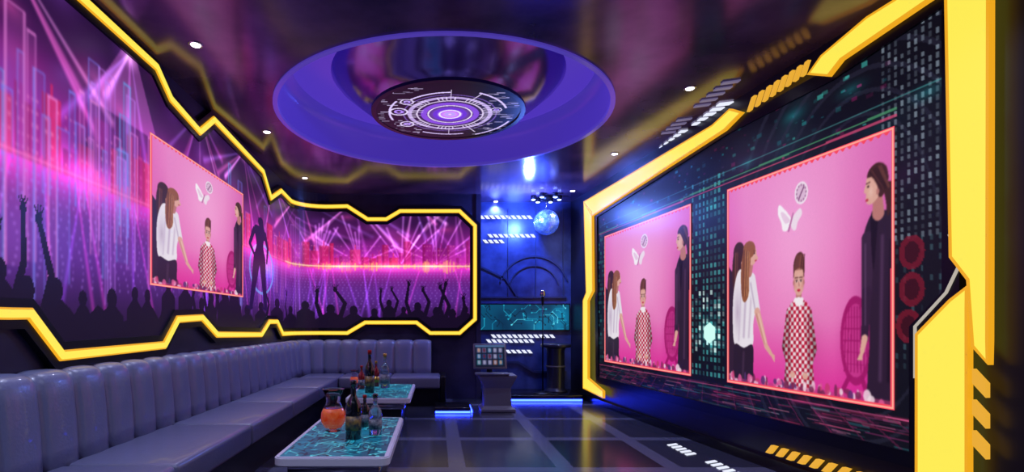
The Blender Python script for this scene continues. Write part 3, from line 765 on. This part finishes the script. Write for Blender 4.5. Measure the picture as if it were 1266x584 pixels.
for i in range(5):
    for j in range(3):
        c.rect(.02+i*.078,.08+i*.078,.03+j*.09,.10+j*.09,random.choice([(40,90,130),(130,80,64),(50,110,120),(90,90,130),(30,60,110)]),.9)
        c.ell(.05+i*.078,.065+j*.09,.02,.03,random.choice([(180,140,120),(150,150,180),(90,30,50)]),.8)
c.rect(0,.42,.29,.32,(70,100,140)); c.blur(1)
pos=np.zeros(c.U.shape+(3,)); cc=np.array([kx-.10,ky-.13,.79])
for i in range(c.Hh):
    for j in range(c.W):
        v=RT@Vector((c.U[i,j]-.21,-.0225,c.V[i,j]-.16)); pos[i,j]=cc+np.array(v)
o=gridmesh('touch_display',c.a,pos,M_screen); o.parent=kk; o.matrix_parent_inverse=Matrix.Translation(-kk.location)
box('keypad_shelf',kx-.32,kx+.16,ky-.33,ky-.13,.53,.56,M_grey,kk,.01,2)

# ---------------------------------------------------------------- bar table, mic stand
bt=empty('bar_table',(2.04,9.3,.1))
M_bar=mat('bar_metal',rgb(50,54,84),0.28,0.5)
lathe('column',[(.20,0),(.20,.02),(.16,.05),(.15,.08),(.15,.70),(.17,.74),(.17,.76)],2.04,9.3,.1,M_bar,bt)
lathe('top',[(.24,.76),(.26,.77),(.26,.81),(.24,.82)],2.04,9.3,.1,M_bar,bt)
lathe('trim_ring',[(.155,.42),(.162,.42),(.162,.45),(.155,.45)],2.04,9.3,.1,M_grey,bt)
ms=empty('microphone_stand',(1.76,9.0,.1))
lathe('base',[(.16,0),(.16,.012),(.05,.03),(.015,.05)],1.76,9.0,.1,M_dark,ms)
lathe('pole',[(.012,.03),(.012,.9),(.018,.9),(.018,.95),(.010,.96),(.010,1.5)],1.76,9.0,.1,M_dark,ms,12)
lathe('mic_body',[(.012,1.46),(.02,1.5),(.026,1.6),(.03,1.61)],1.76,9.0,.1,M_dark,ms,16)
lathe('mic_grille',[(.03,1.61),(.042,1.64),(.045,1.67),(.035,1.71),(.012,1.725)],1.76,9.0,.1,M_chrome,ms,16)
# ---------------------------------------------------------------- disco ball
bx,by,bz_=1.86,9.2,H0+(400-275)*9.2/F
db=empty('disco_ball',(bx,by,bz_))
bm=bmesh.new(); bmesh.ops.create_uvsphere(bm,u_segments=32,v_segments=20,radius=.21)
bmesh.ops.inset_individual(bm,faces=bm.faces[:],thickness=.004,depth=.002)
for f in bm.faces:
    if random.random()<.5:
        d=Vector((random.uniform(-1,1),random.uniform(-1,1),random.uniform(-1,1)))*.002
        for v in f.verts: v.co+=d
for v in bm.verts: v.co+=Vector((bx,by,bz_))
frombm('mirror_tiles',bm,mat('mirror_tile',rgb(170,195,255),.25,.75,noise=(12,rgb(80,110,235),2),emis=rgb(60,100,240),es=.5),db)  # blue light on the ball put into tile colour and emission
lathe('hanger',[(.01,.2),(.01,ZC-bz_-.03)],bx,by,bz_,M_chrome,db,12)
lathe('motor',[(.05,ZC-bz_-.09),(.09,ZC-bz_-.08),(.10,ZC-bz_)],bx,by,bz_,M_dark,db,24)
fl=empty('stage_light',(bx,by,ZC))
M_lens=mat('lens_blue',rgb(20,20,90),.3,emis=rgb(140,170,255),es=14)
for k in range(6):
    a=k*math.pi/3; x=bx+.22*math.cos(a); y=by+.22*math.sin(a)
    lathe('lamp_%d'%(k+1),[(.035,-.07),(.045,-.06),(.045,0)],x,y,ZC,M_dark,fl,16)
    lathe('lens_%d'%(k+1),[(.03,-.078),(.034,-.07),(.03,-.069)],x,y,ZC,M_lens,fl,16)

# ---------------------------------------------------------------- downlights
M_dl=mat('downlight_lens',rgb(200,200,210),.4,emis=rgb(255,250,255),es=9)
def light(kind,name,loc,e,col,size=.1,rot=None,**kw):
    l=bpy.data.lights.new(name,kind); l.energy=e; l.color=col
    if kind in('POINT','SPOT'): l.shadow_soft_size=size
    if kind=='SPOT': l.spot_size=math.radians(kw.get('ang',100)); l.spot_blend=.8
    o=bpy.data.objects.new(name,l); o.location=loc; scn.collection.objects.link(o)
    return o
pts=[ceilq(*p) for p in ((242,55),(330,163),(377,220),(460,242),(853,109),(760,190),(708,236),(613,249))]+[(-1.83,2.2),(-1.83,.5),(2.3,3.0),(2.3,1.0),(.2,2.2),(.2,.2)]  # hand-placed entries at the end: unseen downlights added to fill the near room
for i,(x,y) in enumerate(pts):
    d=empty('downlight',(x,y,ZC))
    lathe('lens',[(.035,-.009),(.036,-.004),(.036,0)],x,y,ZC,M_dl,d,20); lathe('trim_ring',[(.037,0),(.037,-.008),(.052,-.006),(.055,0)],x,y,ZC,M_chrome,d,20)
    sp=light('SPOT','spot',(x,y,ZC-.03),88,(.62,.68,1.0),.05,ang=125); sp.parent=d; sp.matrix_parent_inverse=Matrix.Translation(-d.location)
b1=light('POINT','stage_beam',(bx-.35,by-.35,ZC-.35),150,(.12,.24,1.0),.06); b1.parent=fl; b1.matrix_parent_inverse=Matrix.Translation(-fl.location)

# ---------------------------------------------------------------- camera
cam=bpy.data.cameras.new('camera'); co=bpy.data.objects.new('camera',cam); scn.collection.objects.link(co); scn.camera=co
co.location=(0,0,H0); co.rotation_euler=(math.pi/2,0,0)
cam.sensor_fit='HORIZONTAL'; cam.sensor_width=36; cam.lens=36*F/1266
cam.shift_x=(633-540)/1266; cam.shift_y=(400-292)/1266; cam.clip_start=.05
